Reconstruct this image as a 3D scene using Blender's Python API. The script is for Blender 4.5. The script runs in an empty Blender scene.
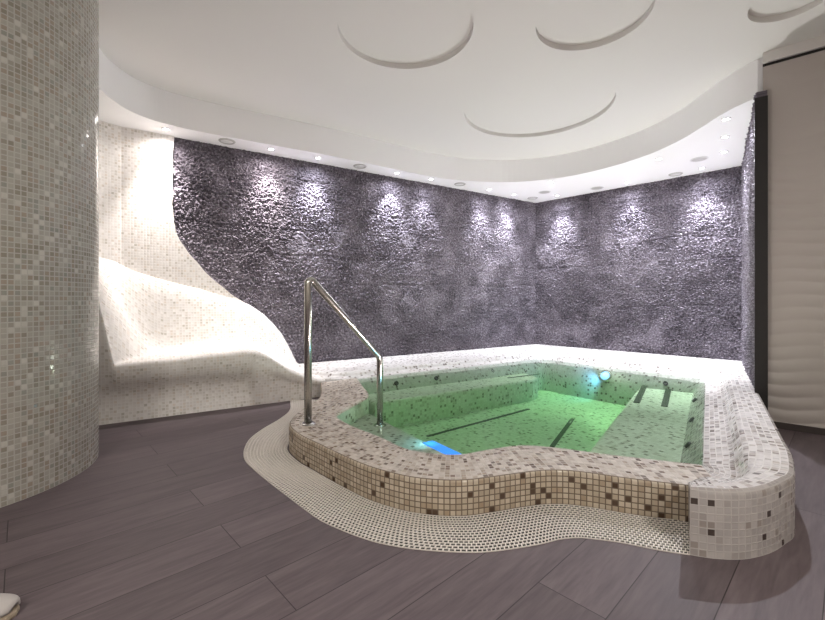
import bpy, bmesh, math, random
import numpy as np
from mathutils import Vector, noise

random.seed(3)
SC = bpy.context.scene
COL = SC.collection

# ------------------------------------------------------------------ helpers
def lin(c):
    out = []
    for v in c:
        v /= 255.0
        out.append(v / 12.92 if v <= 0.04045 else ((v + 0.055) / 1.055) ** 2.4)
    return (*out, 1.0)

def make_mesh(name, verts, faces, uvs=None, mat=None, parent=None, smooth=False, kind=None):
    me = bpy.data.meshes.new(name)
    me.from_pydata([tuple(v) for v in verts], [], faces)
    if uvs is not None:
        layer = me.uv_layers.new(name='UVMap')
        buf = np.zeros(len(me.loops) * 2, dtype=np.float32)
        vi = np.zeros(len(me.loops), dtype=np.int32)
        me.loops.foreach_get('vertex_index', vi)
        u = np.asarray(uvs, dtype=np.float32)
        buf[0::2] = u[vi, 0]
        buf[1::2] = u[vi, 1]
        layer.data.foreach_set('uv', buf)
    if smooth:
        me.polygons.foreach_set('use_smooth', [True] * len(me.polygons))
    if mat:
        me.materials.append(mat)
    me.update()
    o = bpy.data.objects.new(name, me)
    COL.objects.link(o)
    if parent:
        o.parent = parent
    if kind:
        o['kind'] = kind
    return o

def grid(name, P, UV, mat, parent=None, smooth=True, kind=None, flip=False, caps=False):
    """P: rows of points; UV: rows of (u, v)."""
    R, Cn = len(P), len(P[0])
    verts = [p for row in P for p in row]
    uvs = [q for row in UV for q in row]
    faces = []
    for i in range(R - 1):
        for j in range(Cn - 1):
            a, b, c, d = i * Cn + j, i * Cn + j + 1, (i + 1) * Cn + j + 1, (i + 1) * Cn + j
            faces.append((a, d, c, b) if flip else (a, b, c, d))
    if caps:
        faces.append(tuple(range(Cn)))
        faces.append(tuple(range((R - 1) * Cn, R * Cn))[::-1])
    return make_mesh(name, verts, faces, uvs, mat, parent, smooth, kind)

def catmull(pts, k):
    pts = [tuple(map(float, p)) for p in pts]
    out = []
    n = len(pts)
    for i in range(n - 1):
        p0, p1, p2, p3 = pts[max(i - 1, 0)], pts[i], pts[i + 1], pts[min(i + 2, n - 1)]
        for s in range(k):
            t = s / k
            out.append(tuple(0.5 * (2 * b + (c - a) * t + (2 * a - 5 * b + 4 * c - d) * t * t
                                    + (-a + 3 * b - 3 * c + d) * t ** 3)
                             for a, b, c, d in zip(p0, p1, p2, p3)))
    out.append(pts[-1])
    return out

def arclen(pts):
    L = [0.0]
    for a, b in zip(pts, pts[1:]):
        L.append(L[-1] + math.dist(a[:2], b[:2]))
    return L

def interp(x, xs, ys):
    return float(np.interp(x, xs, ys))

def fill_loops(loops, z):
    """Triangulated flat area between closed loops (first outer, others holes)."""
    bm = bmesh.new()
    for lp in loops:
        vs = [bm.verts.new((p[0], p[1], z)) for p in lp]
        for i in range(len(vs)):
            bm.edges.new((vs[i], vs[(i + 1) % len(vs)]))
    bmesh.ops.triangle_fill(bm, use_beauty=True, use_dissolve=False, edges=bm.edges[:])
    bmesh.ops.recalc_face_normals(bm, faces=bm.faces[:])
    if bm.faces and sum(f.normal.z for f in bm.faces) < 0:
        bmesh.ops.reverse_faces(bm, faces=bm.faces[:])
    return bm

def bm_object(name, bm, mat, parent=None, smooth=False, kind=None):
    me = bpy.data.meshes.new(name)
    bm.to_mesh(me)
    bm.free()
    if smooth:
        me.polygons.foreach_set('use_smooth', [True] * len(me.polygons))
    if mat:
        me.materials.append(mat)
    o = bpy.data.objects.new(name, me)
    COL.objects.link(o)
    if parent:
        o.parent = parent
    if kind:
        o['kind'] = kind
    return o

def prism(name, loop, z0, z1, mat, parent=None, kind=None):
    n = len(loop)
    bm = fill_loops([loop], z0)
    r = bmesh.ops.extrude_face_region(bm, geom=bm.faces[:])
    for v in [g for g in r['geom'] if isinstance(g, bmesh.types.BMVert)]:
        v.co.z = z1
    bmesh.ops.recalc_face_normals(bm, faces=bm.faces[:])
    return bm_object(name, bm, mat, parent, kind=kind)

def tube_pts(path, radius, seg=16, cap=True):
    """Tube along a path: returns verts, faces."""
    path = [Vector(p) for p in path]
    verts, faces = [], []
    T0 = (path[1] - path[0]).normalized()
    N = T0.orthogonal().normalized()
    for i, p in enumerate(path):
        if i == 0:
            T = T0
        elif i == len(path) - 1:
            T = (path[i] - path[i - 1]).normalized()
        else:
            T = ((path[i + 1] - p).normalized() + (p - path[i - 1]).normalized()).normalized()
        N = (N - T * N.dot(T)).normalized()
        B = T.cross(N)
        for k in range(seg):
            a = 2 * math.pi * k / seg
            verts.append(p + (N * math.cos(a) + B * math.sin(a)) * radius)
    for i in range(len(path) - 1):
        for k in range(seg):
            a, b = i * seg + k, i * seg + (k + 1) % seg
            faces.append((a, b, b + seg, a + seg))
    if cap:
        faces.append(tuple(range(seg))[::-1])
        faces.append(tuple(range((len(path) - 1) * seg, len(path) * seg)))
    return verts, faces

def lathe(name, prof, mat, loc=(0, 0, 0), parent=None, seg=32, smooth=True):
    """prof: (radius, z) list, revolved about Z."""
    verts, faces = [], []
    n = len(prof)
    for k in range(seg):
        a = 2 * math.pi * k / seg
        for r, z in prof:
            verts.append((r * math.cos(a), r * math.sin(a), z))
    for k in range(seg):
        k2 = (k + 1) % seg
        for i in range(n - 1):
            faces.append((k * n + i, k2 * n + i, k2 * n + i + 1, k * n + i + 1))
    o = make_mesh(name, verts, faces, None, mat, parent, smooth)
    bm = bmesh.new(); bm.from_mesh(o.data)
    bmesh.ops.remove_doubles(bm, verts=bm.verts[:], dist=1e-5)
    bmesh.ops.recalc_face_normals(bm, faces=bm.faces[:])
    bm.to_mesh(o.data); bm.free()
    o.location = loc
    return o

def tag(o, label, cat, group=None, kind=None):
    o['label'] = label
    o['category'] = cat
    if group:
        o['group'] = group
    if kind:
        o['kind'] = kind
    return o

def empty(name, loc=(0, 0, 0)):
    o = bpy.data.objects.new(name, None)
    o.empty_display_size = 0.1
    COL.objects.link(o)
    o.location = loc
    return o

# ------------------------------------------------------------------ materials
class NT:
    def __init__(self, name):
        self.m = bpy.data.materials.new(name)
        self.m.use_nodes = True
        self.t = self.m.node_tree
        self.b = self.t.nodes['Principled BSDF']
        self.out = self.t.nodes['Material Output']
    def n(self, typ, **kw):
        x = self.t.nodes.new(typ)
        for k, v in kw.items():
            setattr(x, k, v)
        return x
    def l(self, a, b):
        self.t.links.new(a, b)
    def math(self, op, a, b=None, c=None, clamp=False):
        x = self.n('ShaderNodeMath', operation=op)
        x.use_clamp = clamp
        for i, v in enumerate((a, b, c)):
            if v is None:
                continue
            if isinstance(v, (int, float)):
                x.inputs[i].default_value = v
            else:
                self.l(v, x.inputs[i])
        return x.outputs[0]
    def mix(self, fac, a, b, blend='MIX'):
        x = self.n('ShaderNodeMix', data_type='RGBA', blend_type=blend)
        for s, v in ((x.inputs['Factor'], fac), (x.inputs['A'], a), (x.inputs['B'], b)):
            pass
        ins = [x.inputs[0], x.inputs[6], x.inputs[7]]
        for s, v in zip(ins, (fac, a, b)):
            if isinstance(v, (int, float)):
                s.default_value = v
            elif isinstance(v, tuple):
                s.default_value = v
            else:
                self.l(v, s)
        return x.outputs[2]
    def ramp(self, fac, stops, interp='LINEAR'):
        x = self.n('ShaderNodeValToRGB')
        cr = x.color_ramp
        cr.interpolation = interp
        while len(cr.elements) < len(stops):
            cr.elements.new(0.5)
        for e, (p, c) in zip(cr.elements, stops):
            e.position = p
            e.color = c
        self.l(fac, x.inputs[0])
        return x.outputs[0]
    def set(self, **kw):
        for k, v in kw.items():
            s = self.b.inputs[k]
            if isinstance(v, (int, float, tuple)):
                s.default_value = v
            else:
                self.l(v, s)
        return self
    def bump(self, h, strength, dist):
        x = self.n('ShaderNodeBump')
        x.inputs['Strength'].default_value = strength
        x.inputs['Distance'].default_value = dist
        self.l(h, x.inputs['Height'])
        self.l(x.outputs[0], self.b.inputs['Normal'])

def plain(name, rgb, rough=0.5, metal=0.0, spec=0.5):
    k = NT(name)
    k.set(**{'Base Color': lin(rgb), 'Roughness': rough, 'Metallic': metal, 'Specular IOR Level': spec})
    return k.m

def mosaic(name, tile, stops, grout, rough=0.25, gap=0.09, bump=0.35, seed=0.0, vary=0.12, tilt=0.0):
    """Square glass/ceramic mosaic on the UV map (UV in metres)."""
    k = NT(name)
    uv = k.n('ShaderNodeUVMap', uv_map='UVMap')
    sc = k.n('ShaderNodeVectorMath', operation='SCALE')
    sc.inputs['Scale'].default_value = 1.0 / tile
    k.l(uv.outputs[0], sc.inputs[0])
    sep = k.n('ShaderNodeSeparateXYZ')
    k.l(sc.outputs[0], sep.inputs[0])
    fx, fy = k.math('FRACT', sep.outputs[0]), k.math('FRACT', sep.outputs[1])
    ex = k.math('MINIMUM', fx, k.math('SUBTRACT', 1.0, fx))
    ey = k.math('MINIMUM', fy, k.math('SUBTRACT', 1.0, fy))
    edge = k.math('MINIMUM', ex, ey)
    mask = k.math('MULTIPLY', k.math('SUBTRACT', edge, gap * 0.5), 1.0 / (gap * 0.55), clamp=True)
    fl = k.n('ShaderNodeVectorMath', operation='FLOOR')
    k.l(sc.outputs[0], fl.inputs[0])
    ad = k.n('ShaderNodeVectorMath', operation='ADD')
    ad.inputs[1].default_value = (seed + 0.37, seed * 1.7 + 0.21, 0.0)
    k.l(fl.outputs[0], ad.inputs[0])
    wn = k.n('ShaderNodeTexWhiteNoise', noise_dimensions='2D')
    k.l(ad.outputs[0], wn.inputs['Vector'])
    base = k.ramp(wn.outputs['Value'], stops, 'CONSTANT')
    sepc = k.n('ShaderNodeSeparateColor')
    k.l(wn.outputs['Color'], sepc.inputs[0])
    # slight value change inside every colour
    hsv = k.n('ShaderNodeHueSaturation')
    k.l(base, hsv.inputs['Color'])
    k.l(k.math('ADD', k.math('MULTIPLY', sepc.outputs[1], 2 * vary), 1.0 - vary), hsv.inputs['Value'])
    colr = k.mix(mask, lin(grout), hsv.outputs[0])
    rr = k.math('ADD', k.math('MULTIPLY', sepc.outputs[2], 0.2), rough)
    rmix = k.n('ShaderNodeMix', data_type='FLOAT')
    k.l(mask, rmix.inputs[0]); rmix.inputs[2].default_value = 0.8; k.l(rr, rmix.inputs[3])
    k.set(**{'Base Color': colr, 'Roughness': rmix.outputs[0]})
    h = mask
    if tilt > 0:
        tx = k.math('MULTIPLY', k.math('SUBTRACT', fx, 0.5), k.math('SUBTRACT', sepc.outputs[0], 0.5))
        ty = k.math('MULTIPLY', k.math('SUBTRACT', fy, 0.5), k.math('SUBTRACT', sepc.outputs[2], 0.5))
        h = k.math('ADD', mask, k.math('MULTIPLY', k.math('ADD', tx, ty), tilt))
    k.bump(h, bump, tile * 0.06)
    return k.m

M = {}
M['white'] = plain('painted_plaster', (224, 223, 220), 0.75, spec=0.25)
M['soffit'] = plain('white_soffit_plaster', (247, 247, 248), 0.7, spec=0.25)
M['wall'] = plain('room_wall_paint', (206, 200, 192), 0.7)
M['trimwhite'] = plain('white_fitting', (226, 226, 226), 0.4)
M['greyfit'] = plain('grey_fitting', (190, 188, 186), 0.5)
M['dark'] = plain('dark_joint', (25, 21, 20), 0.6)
M['slot'] = plain('dark_slot', (52, 60, 44), 0.6)
M['channel'] = plain('drain_channel', (22, 19, 18), 0.8)
M['steel'] = plain('polished_steel', (188, 186, 182), 0.2, 1.0)
M['grate'] = plain('cream_grate_plastic', (228, 221, 213), 0.5)
M['baseboard'] = plain('dark_baseboard', (58, 50, 48), 0.6)
M['towelling'] = plain('white_towelling', (186, 180, 177), 0.95)
M['sole'] = plain('slipper_sole', (180, 165, 145), 0.9)

def emit(name, rgb, strength):
    k = NT(name)
    k.set(**{'Base Color': (0.8, 0.8, 0.8, 1), 'Emission Color': lin(rgb), 'Emission Strength': strength})
    return k.m
M['lamp'] = emit('lamp_lens', (250, 250, 255), 14.0)
M['lens_off'] = plain('unlit_lamp_lens', (228, 228, 228), 0.35)
M['bluelamp'] = emit('blue_lamp_lens', (100, 160, 255), 1.7)
M['bluepatch'] = emit('blue_light_patch', (40, 120, 255), 0.75)  # patch of blue light given as emission, no lamp there
M['bluepatch'].node_tree.nodes['Principled BSDF'].inputs['Base Color'].default_value = (0.03, 0.12, 0.4, 1)

C = lin
M['column_mosaic'] = mosaic('column_mosaic', 0.0262, [
    (0.0, C((162, 157, 147))), (0.3, C((174, 170, 161))), (0.55, C((150, 144, 132))), (0.74, C((162, 151, 138))),
    (0.86, C((153, 153, 144))), (0.93, C((198, 195, 187)))], (184, 181, 174), rough=0.06, gap=0.12, bump=0.5, vary=0.06, tilt=1.2)
M['white_mosaic'] = mosaic('white_mosaic', 0.0262, [
    (0.0, C((224, 219, 214))), (0.4, C((232, 228, 224))), (0.68, C((214, 208, 200))), (0.82, C((218, 209, 199))),
    (0.94, C((198, 192, 182)))], (232, 229, 225), rough=0.2, gap=0.14, bump=0.4, seed=4, vary=0.06, tilt=0.5)
M['curb_mosaic'] = mosaic('curb_mosaic', 0.0275, [
    (0.0, C((190, 176, 156))), (0.35, C((200, 187, 168))), (0.62, C((180, 165, 145))), (0.86, C((172, 154, 132))),
    (0.935, C((84, 66, 52)))], (110, 96, 82), rough=0.22, gap=0.12, bump=0.5, seed=2, vary=0.06)
M['curb_top_mosaic'] = mosaic('curb_top_mosaic', 0.0275, [
    (0.0, C((196, 186, 174))), (0.4, C((206, 197, 186))), (0.62, C((172, 158, 142))), (0.80, C((128, 110, 94))),
    (0.93, C((104, 86, 70)))], (198, 190, 180), rough=0.2, gap=0.1, bump=0.4, seed=8, vary=0.06)
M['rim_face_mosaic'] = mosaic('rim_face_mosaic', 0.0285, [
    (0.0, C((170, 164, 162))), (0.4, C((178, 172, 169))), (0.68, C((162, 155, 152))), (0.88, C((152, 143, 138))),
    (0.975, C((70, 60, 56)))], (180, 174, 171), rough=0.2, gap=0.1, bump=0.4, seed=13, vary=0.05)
M['rim_top_mosaic'] = mosaic('rim_top_mosaic', 0.0285, [
    (0.0, C((214, 209, 206))), (0.45, C((204, 198, 195))), (0.68, C((180, 170, 163))), (0.84, C((140, 128, 120))),
    (0.955, C((104, 92, 86)))], (222, 218, 214), rough=0.2, gap=0.1, bump=0.4, seed=21, vary=0.05)
M['ledge_mosaic'] = mosaic('ledge_mosaic', 0.0285, [
    (0.0, C((206, 203, 201))), (0.6, C((198, 194, 191))), (0.82, C((176, 169, 163))), (0.91, C((112, 102, 95)))],
    (206, 203, 200), rough=0.25, gap=0.1, bump=0.3, seed=31, vary=0.05)
M['basin_mosaic'] = mosaic('basin_mosaic', 0.0285, [
    (0.0, C((226, 224, 216))), (0.5, C((216, 213, 204))), (0.8, C((188, 182, 170))), (0.93, C((128, 124, 108)))],
    (214, 211, 204), rough=0.4, gap=0.1, bump=0.1, seed=41, vary=0.05)

# plank floor: brick bond, boards 1.376 x 0.2329 m, running at 43 degrees to the left of square
def plank_floor():
    k = NT('grey_plank_floor')
    geo = k.n('ShaderNodeTexCoord')
    mp = k.n('ShaderNodeMapping')
    sepg = k.n('ShaderNodeSeparateXYZ')
    k.l(geo.outputs['Object'], sepg.inputs[0])
    n_ = math.hypot(440, 415); ux, uy = 440 / n_, 415 / n_
    X, Y = sepg.outputs[0], sepg.outputs[1]
    U = k.math('ADD', k.math('MULTIPLY', X, ux), k.math('MULTIPLY', Y, uy))
    V = k.math('ADD', k.math('MULTIPLY', X, -uy), k.math('MULTIPLY', Y, ux))
    W, L = 0.2329, 1.376
    v = k.math('DIVIDE', k.math('SUBTRACT', V, 0.2975 - 10 * W), W)
    row = k.math('FLOOR', v)
    par = k.math('MODULO', row, 2.0)            # row 10 (v .2975-.53): parity 0
    # rows of parity 1 (.5304..) have a joint at 1.333; others at .645
    off = k.math('ADD', k.math('MULTIPLY', par, 1.333 - 0.645), 0.645 - 20 * L)
    u = k.math('DIVIDE', k.math('SUBTRACT', U, off), L)
    cell = k.math('FLOOR', u)
    fu, fv = k.math('FRACT', u), k.math('FRACT', v)
    du = k.math('MULTIPLY', k.math('MINIMUM', fu, k.math('SUBTRACT', 1.0, fu)), L)
    dv = k.math('MULTIPLY', k.math('MINIMUM', fv, k.math('SUBTRACT', 1.0, fv)), W)
    d = k.math('MINIMUM', du, dv)
    seam = k.math('MULTIPLY', k.math('SUBTRACT', d, 0.0009), 1.0 / 0.0012, clamp=True)
    cmb = k.n('ShaderNodeCombineXYZ')
    k.l(row, cmb.inputs[0]); k.l(cell, cmb.inputs[1])
    wn = k.n('ShaderNodeTexWhiteNoise', noise_dimensions='2D')
    k.l(cmb.outputs[0], wn.inputs['Vector'])
    # grain, stretched along the board, shifted per board
    gv = k.n('ShaderNodeCombineXYZ')
    k.l(k.math('MULTIPLY', U, 1.6), gv.inputs[0])
    k.l(k.math('MULTIPLY', V, 14.0), gv.inputs[1])
    k.l(k.math('MULTIPLY', wn.outputs['Value'], 37.0), gv.inputs[2])
    n1 = k.n('ShaderNodeTexNoise'); n1.inputs['Scale'].default_value = 1.6; n1.inputs['Detail'].default_value = 7
    n1.inputs['Roughness'].default_value = 0.62; n1.inputs['Distortion'].default_value = 0.7
    k.l(gv.outputs[0], n1.inputs['Vector'])
    n2 = k.n('ShaderNodeTexNoise'); n2.inputs['Scale'].default_value = 6.0; n2.inputs['Detail'].default_value = 4
    k.l(gv.outputs[0], n2.inputs['Vector'])
    g = k.math('ADD', k.math('MULTIPLY', n1.outputs[0], 0.7), k.math('MULTIPLY', n2.outputs[0], 0.3))
    wood = k.ramp(g, [(0.3, C((80, 70, 73))), (0.5, C((98, 87, 90))), (0.7, C((113, 102, 104)))])
    hsv = k.n('ShaderNodeHueSaturation')
    k.l(wood, hsv.inputs['Color'])
    k.l(k.math('ADD', k.math('MULTIPLY', wn.outputs['Value'], 0.22), 0.89), hsv.inputs['Value'])
    k.set(**{'Base Color': k.mix(seam, lin((46, 40, 40)), hsv.outputs[0]),
             'Roughness': k.math('ADD', k.math('MULTIPLY', g, 0.25), 0.42), 'Specular IOR Level': 0.35})
    k.bump(k.math('ADD', seam, k.math('MULTIPLY', g, 0.35)), 0.25, 0.003)
    return k.m
M['planks'] = plank_floor()

def stone_mat():
    k = NT('dark_split_slate')
    uv = k.n('ShaderNodeUVMap', uv_map='UVMap')
    n1 = k.n('ShaderNodeTexNoise'); n1.inputs['Scale'].default_value = 42; n1.inputs['Detail'].default_value = 8
    n1.inputs['Roughness'].default_value = 0.68
    n2 = k.n('ShaderNodeTexNoise'); n2.inputs['Scale'].default_value = 3.0; n2.inputs['Detail'].default_value = 3
    vo = k.n('ShaderNodeTexVoronoi', feature='F1'); vo.inputs['Scale'].default_value = 5.0
    for x in (n1, n2, vo):
        k.l(uv.outputs[0], x.inputs['Vector'])
    sep = k.n('ShaderNodeSeparateColor'); k.l(vo.outputs['Color'], sep.inputs[0])
    f = k.math('ADD', k.math('MULTIPLY', n1.outputs[0], 0.76), k.math('ADD', k.math('MULTIPLY', n2.outputs[0], 0.18), k.math('MULTIPLY', sep.outputs[0], 0.06)))
    colr = k.ramp(f, [(0.36, C((62, 58, 64))), (0.5, C((124, 117, 127))), (0.64, C((182, 175, 186)))])
    k.set(**{'Base Color': colr, 'Roughness': 0.68, 'Specular IOR Level': 0.3})
    k.bump(n1.outputs[0], 1.0, 0.03)
    return k.m
M['stone'] = stone_mat()

M['wave'] = plain('taupe_wave_panel', (178, 171, 166), 0.45)

def water_mat():
    k = NT('pool_water')
    t = k.t
    t.nodes.remove(k.b)
    tr = k.n('ShaderNodeBsdfTransparent'); tr.inputs[0].default_value = (0.97, 1.0, 0.97, 1)
    gl = k.n('ShaderNodeBsdfGlossy'); gl.inputs['Roughness'].default_value = 0.03
    fr = k.n('ShaderNodeFresnel'); fr.inputs['IOR'].default_value = 1.33
    geo = k.n('ShaderNodeTexCoord')
    no = k.n('ShaderNodeTexNoise'); no.inputs['Scale'].default_value = 5.0; no.inputs['Detail'].default_value = 2
    k.l(geo.outputs['Object'], no.inputs['Vector'])
    bp = k.n('ShaderNodeBump'); bp.inputs['Strength'].default_value = 0.10; bp.inputs['Distance'].default_value = 0.02
    k.l(no.outputs[0], bp.inputs['Height'])
    k.l(bp.outputs[0], gl.inputs['Normal']); k.l(bp.outputs[0], fr.inputs['Normal'])
    mx = k.n('ShaderNodeMixShader')
    k.l(fr.outputs[0], mx.inputs[0]); k.l(tr.outputs[0], mx.inputs[1]); k.l(gl.outputs[0], mx.inputs[2])
    k.l(mx.outputs[0], k.out.inputs['Surface'])
    va = k.n('ShaderNodeVolumeAbsorption')
    va.inputs['Color'].default_value = (0.60, 0.87, 0.59, 1)
    va.inputs['Density'].default_value = 1.35
    k.l(va.outputs[0], k.out.inputs['Volume'])
    return k.m
M['water'] = water_mat()

# ------------------------------------------------------------------ room plan (metres; viewer stands at the origin, looks along +Y)
CEIL, SOF = 2.96, 2.652
A0 = Vector((2.10, 7.07)); dA = Vector((-4.53, -2.86)).normalized()     # corner -> left along back wall
B1 = Vector((4.06, 5.10)); dB = (B1 - A0).normalized()                  # corner -> right
C1 = Vector((2.735, 3.30)); dC = (C1 - B1).normalized()                 # right dark wall, towards the viewer
nA = Vector((-dA.y, dA.x));  nA = nA if nA.y < 0 else -nA               # into the room
nB = Vector((-dB.y, dB.x));  nB = nB if nB.y < 0 else -nB
nC = Vector((-dC.y, dC.x));  nC = nC if nC.x < 0 else -nC

def stone_height(u, z, s):
    """Rough split-face relief: torn ledges, slab joints, smoother rhombic plates."""
    p = Vector((u + s, z * 1.0, s * 0.37))
    a = noise.fractal(Vector((p.x * 27, p.y * 36, p.z)), 0.75, 2.0, 3, noise_basis='PERLIN_ORIGINAL')
    led = noise.fractal(Vector((p.x * 2.2, p.y * 5.5, p.z + 4)), 0.9, 2.0, 3, noise_basis='PERLIN_ORIGINAL')
    f1 = noise.voronoi(Vector((p.x * 34, p.y * 40, p.z)))[0]
    a = 0.55 * a + 1.45 * (min(1.0, (f1[1] - f1[0]) * 1.6) - 0.4)
    led = math.floor(led * 5) / 5.0
    cr = noise.noise(Vector((p.x * 7, p.y * 13, p.z + 9)))
    mid = 0.5 + 0.5 * noise.noise(Vector((p.x * 1.3, p.y * 1.3, p.z + 20)))
    rough = 0.55 + 0.9 * mid
    h = 0.0165 * a * rough + 0.006 * led + 0.006 * (1 - abs(cr)) * rough
    # thin horizontal slab joints every ~0.3 m, wavering
    zz = (z + 0.05 * noise.noise(Vector((u * 1.7, s + round(z / 0.3) * 0.8, 3)))) / 0.305
    fz = abs(zz - round(zz)) * 0.305
    if fz < 0.016:
        h -= 0.014 * (1 - fz / 0.016) * max(0.0, min(1.0, 0.35 + 1.6 * noise.noise(Vector((u * 0.9, round(zz) * 3.1, 7.0 + s)))))
    # rhombic plates here and there
    U, V = (u + s) / 0.34, z / 0.46
    r, q = U + V, U - V
    ci, cj = math.floor(r), math.floor(q)
    if noise.noise(Vector((ci * 3.7, cj * 5.3, 11.0 + s))) > 0.42 and z < 1.9:
        fr, fq = r - ci, q - cj
        e = min(fr, 1 - fr, fq, 1 - fq)
        w = min(1.0, e / 0.10)
        h = h * (1 - 0.65 * w) + 0.010 * w
    return h

def stone_wall(name, org, d, n, length, z0, z1, step, seed):
    nu, nz = int(length / step), int((z1 - z0) / step)
    P, UV = [], []
    for i in range(nu + 1):
        u = length * i / nu
        rowp, rowu = [], []
        b = org + d * u
        for j in range(nz + 1):
            z = z0 + (z1 - z0) * j / nz
            h = stone_height(u, z, seed)
            if i in (0, nu):
                h = 0.0
            rowp.append((b.x + n.x * h, b.y + n.y * h, z))
            rowu.append((u + seed, z))
        P.append(rowp); UV.append(rowu)
    R, Cn = nu + 1, nz + 1
    verts = [p for r in P for p in r]; uvs = [q for r in UV for q in r]
    faces = []
    for i in range(R - 1):
        for j in range(Cn - 1):
            a = i * Cn + j
            faces.append((a, a + 1, a + Cn + 1, a + Cn))
    # slab behind the split face
    k = len(verts)
    for u, z in ((0, z0), (0, z1), (length, z1), (length, z0)):
        b = org + d * u - n * 0.065
        verts.append((b.x, b.y, z)); uvs.append((u + seed, z))
    left = [j for j in range(Cn)]
    right = [(R - 1) * Cn + j for j in range(Cn)]
    top = [i * Cn + Cn - 1 for i in range(R)]
    bot = [i * Cn for i in range(R)]
    faces.append(tuple(left[::-1]) + (k, k + 1))
    faces.append(tuple(right) + (k + 2, k + 3))
    faces.append(tuple(top) + (k + 2, k + 1))
    faces.append(tuple(bot) + (k + 3, k))
    faces.append((k, k + 3, k + 2, k + 1))
    return make_mesh(name, verts, faces, uvs, M['stone'], None, False, 'structure')

stone_wall('wall_back', A0, dA, nA, 5.75, 0.0, 2.66, 0.008, 0.0)
stone_wall('wall_back_right', A0, dB, nB, (B1 - A0).length, 0.0, 2.66, 0.008, 31.0)
stone_wall('wall_right', B1, dC, nC, (C1 - B1).length, 0.0, SOF, 0.008, 57.0)

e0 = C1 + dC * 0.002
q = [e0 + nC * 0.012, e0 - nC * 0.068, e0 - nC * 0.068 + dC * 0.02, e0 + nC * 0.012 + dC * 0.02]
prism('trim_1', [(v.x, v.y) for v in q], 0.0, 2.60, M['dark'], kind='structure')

# mosaic facing of the niche: rounded return on the left, ragged edge against the slate
zs_b = [0.0, 0.8, 0.92, 1.055, 1.16, 1.295, 1.436, 1.633, 1.79, 1.95, 2.66]
xs_b = [-1.55, -1.72, -1.80, -1.96, -2.062, -2.183, -2.278, -2.393, -2.43, -2.435, -2.43]
def mosaic_niche():
    off = 0.035
    base = [(-2.62, 2.84), (-2.72, 3.10), (-2.795, 3.40), (-2.835, 3.66), (-2.875, 3.80)]
    lx = -2.79
    def onA(x):
        t = (x - A0.x) / dA.x
        q = A0 + dA * t + nA * off
        return (q.x, q.y)
    P, UV = [], []
    nz = 110
    for j in range(nz + 1):
        z = 2.66 * j / nz
        bx = interp(z, zs_b, xs_b) + 0.012 * noise.noise(Vector((z * 9, 1.3, 0)))
        pts = catmull(base + [onA(lx)], 5)
        a = onA(lx); b = onA(bx)
        pts = pts[:-1] + [(a[0] + (b[0] - a[0]) * t / 22, a[1] + (b[1] - a[1]) * t / 22) for t in range(23)]
        L = arclen(pts)
        rp = [(x, y, z) for x, y in pts]; ru = [(l, z) for l in L]
        # return edge to the slate
        e = Vector(b) - nA * 0.05
        rp.append((e.x, e.y, z)); ru.append((L[-1] + 0.05, z))
        P.append(rp); UV.append(ru)
    o = grid('wall_left', P, UV, M['white_mosaic'], kind='structure', smooth=False)
    return o
mosaic_niche()

# ------------------------------------------------------------------ pool plan
FRONT = [  # outer top edge ; water edge
    (-0.93, 4.20, -0.59, 4.448), (-0.83, 3.75, -0.48, 4.04), (-0.80, 3.50, -0.385, 3.66), (-0.83, 3.30, -0.455, 3.37),
    (-0.85, 3.15, -0.535, 3.11), (-0.855, 2.95, -0.545, 3.01), (-0.82, 2.76, -0.50, 2.91), (-0.70, 2.57, -0.40, 2.77),
    (-0.56, 2.42, -0.30, 2.66), (-0.39, 2.24, -0.19, 2.54), (-0.243, 2.10, -0.066, 2.383), (-0.115, 2.01, 0.0, 2.325),
    (0.013, 1.948, 0.08, 2.287), (0.15, 1.92, 0.19, 2.262), (0.26, 1.925, 0.27, 2.266), (0.38, 1.957, 0.36, 2.305),
    (0.52, 2.00, 0.48, 2.36), (0.64, 2.03, 0.61, 2.403), (0.75, 2.03, 0.74, 2.39), (0.86, 2.00, 0.88, 2.34),
    (0.97, 1.955, 1.02, 2.28), (1.10, 1.91, 1.15, 2.233), (1.25, 1.862, 1.30, 2.18), (1.36, 1.82, 1.47, 2.12)]
FS = catmull(FRONT, 6)
CH, WL = 0.165, 0.150           # curb height, water level

W0 = Vector((1.43, 2.06)); dR = Vector((0.581, 0.814)); nR = Vector((0.814, -0.581))
def right_station(t):
    w = W0 + dR * t
    return (w, w + nR * 0.19, w + nR * 0.36, 0.262, 0.265, WL)
ST = []   # water edge, ridge, outer edge, ridge height, outer height, water-edge height
V2 = Vector
ST += [(V2((1.262, 1.90)), V2((1.098, 1.645)), V2((1.088, 1.627)), 0.262, 0.265, 0.166),
       (V2((1.30, 1.92)), V2((1.19, 1.668)), V2((1.17, 1.603)), 0.262, 0.265, 0.166),
       (V2((1.345, 1.945)), V2((1.29, 1.70)), V2((1.28, 1.600)), 0.262, 0.265, 0.166),
       (V2((1.385, 1.99)), V2((1.38, 1.735)), V2((1.41, 1.638)), 0.262, 0.265, 0.16),
       (V2((1.43, 2.06)), V2((1.455, 1.785)), V2((1.53, 1.702)), 0.262, 0.265, 0.15),
       (V2((1.475, 2.123)), V2((1.53, 1.87)), V2((1.635, 1.775)), 0.262, 0.265, 0.15)]
for t in (0.17, 0.35, 0.6, 0.9, 1.2, 1.6, 2.0, 2.4, 2.7):
    ST.append(right_station(t))
ST.append((V2((3.105, 4.41)), V2((3.30, 4.36)), V2((3.80, 4.745)), 0.25, 0.25, WL))
ST.append((V2((3.165, 4.50)), V2((3.375, 4.47)), V2((4.06, 5.10)), 0.24, 0.25, WL))
ST.append((V2((3.09, 4.59)), V2((3.24, 4.64)), V2((3.85, 5.311)), 0.235, 0.25, WL))
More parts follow.
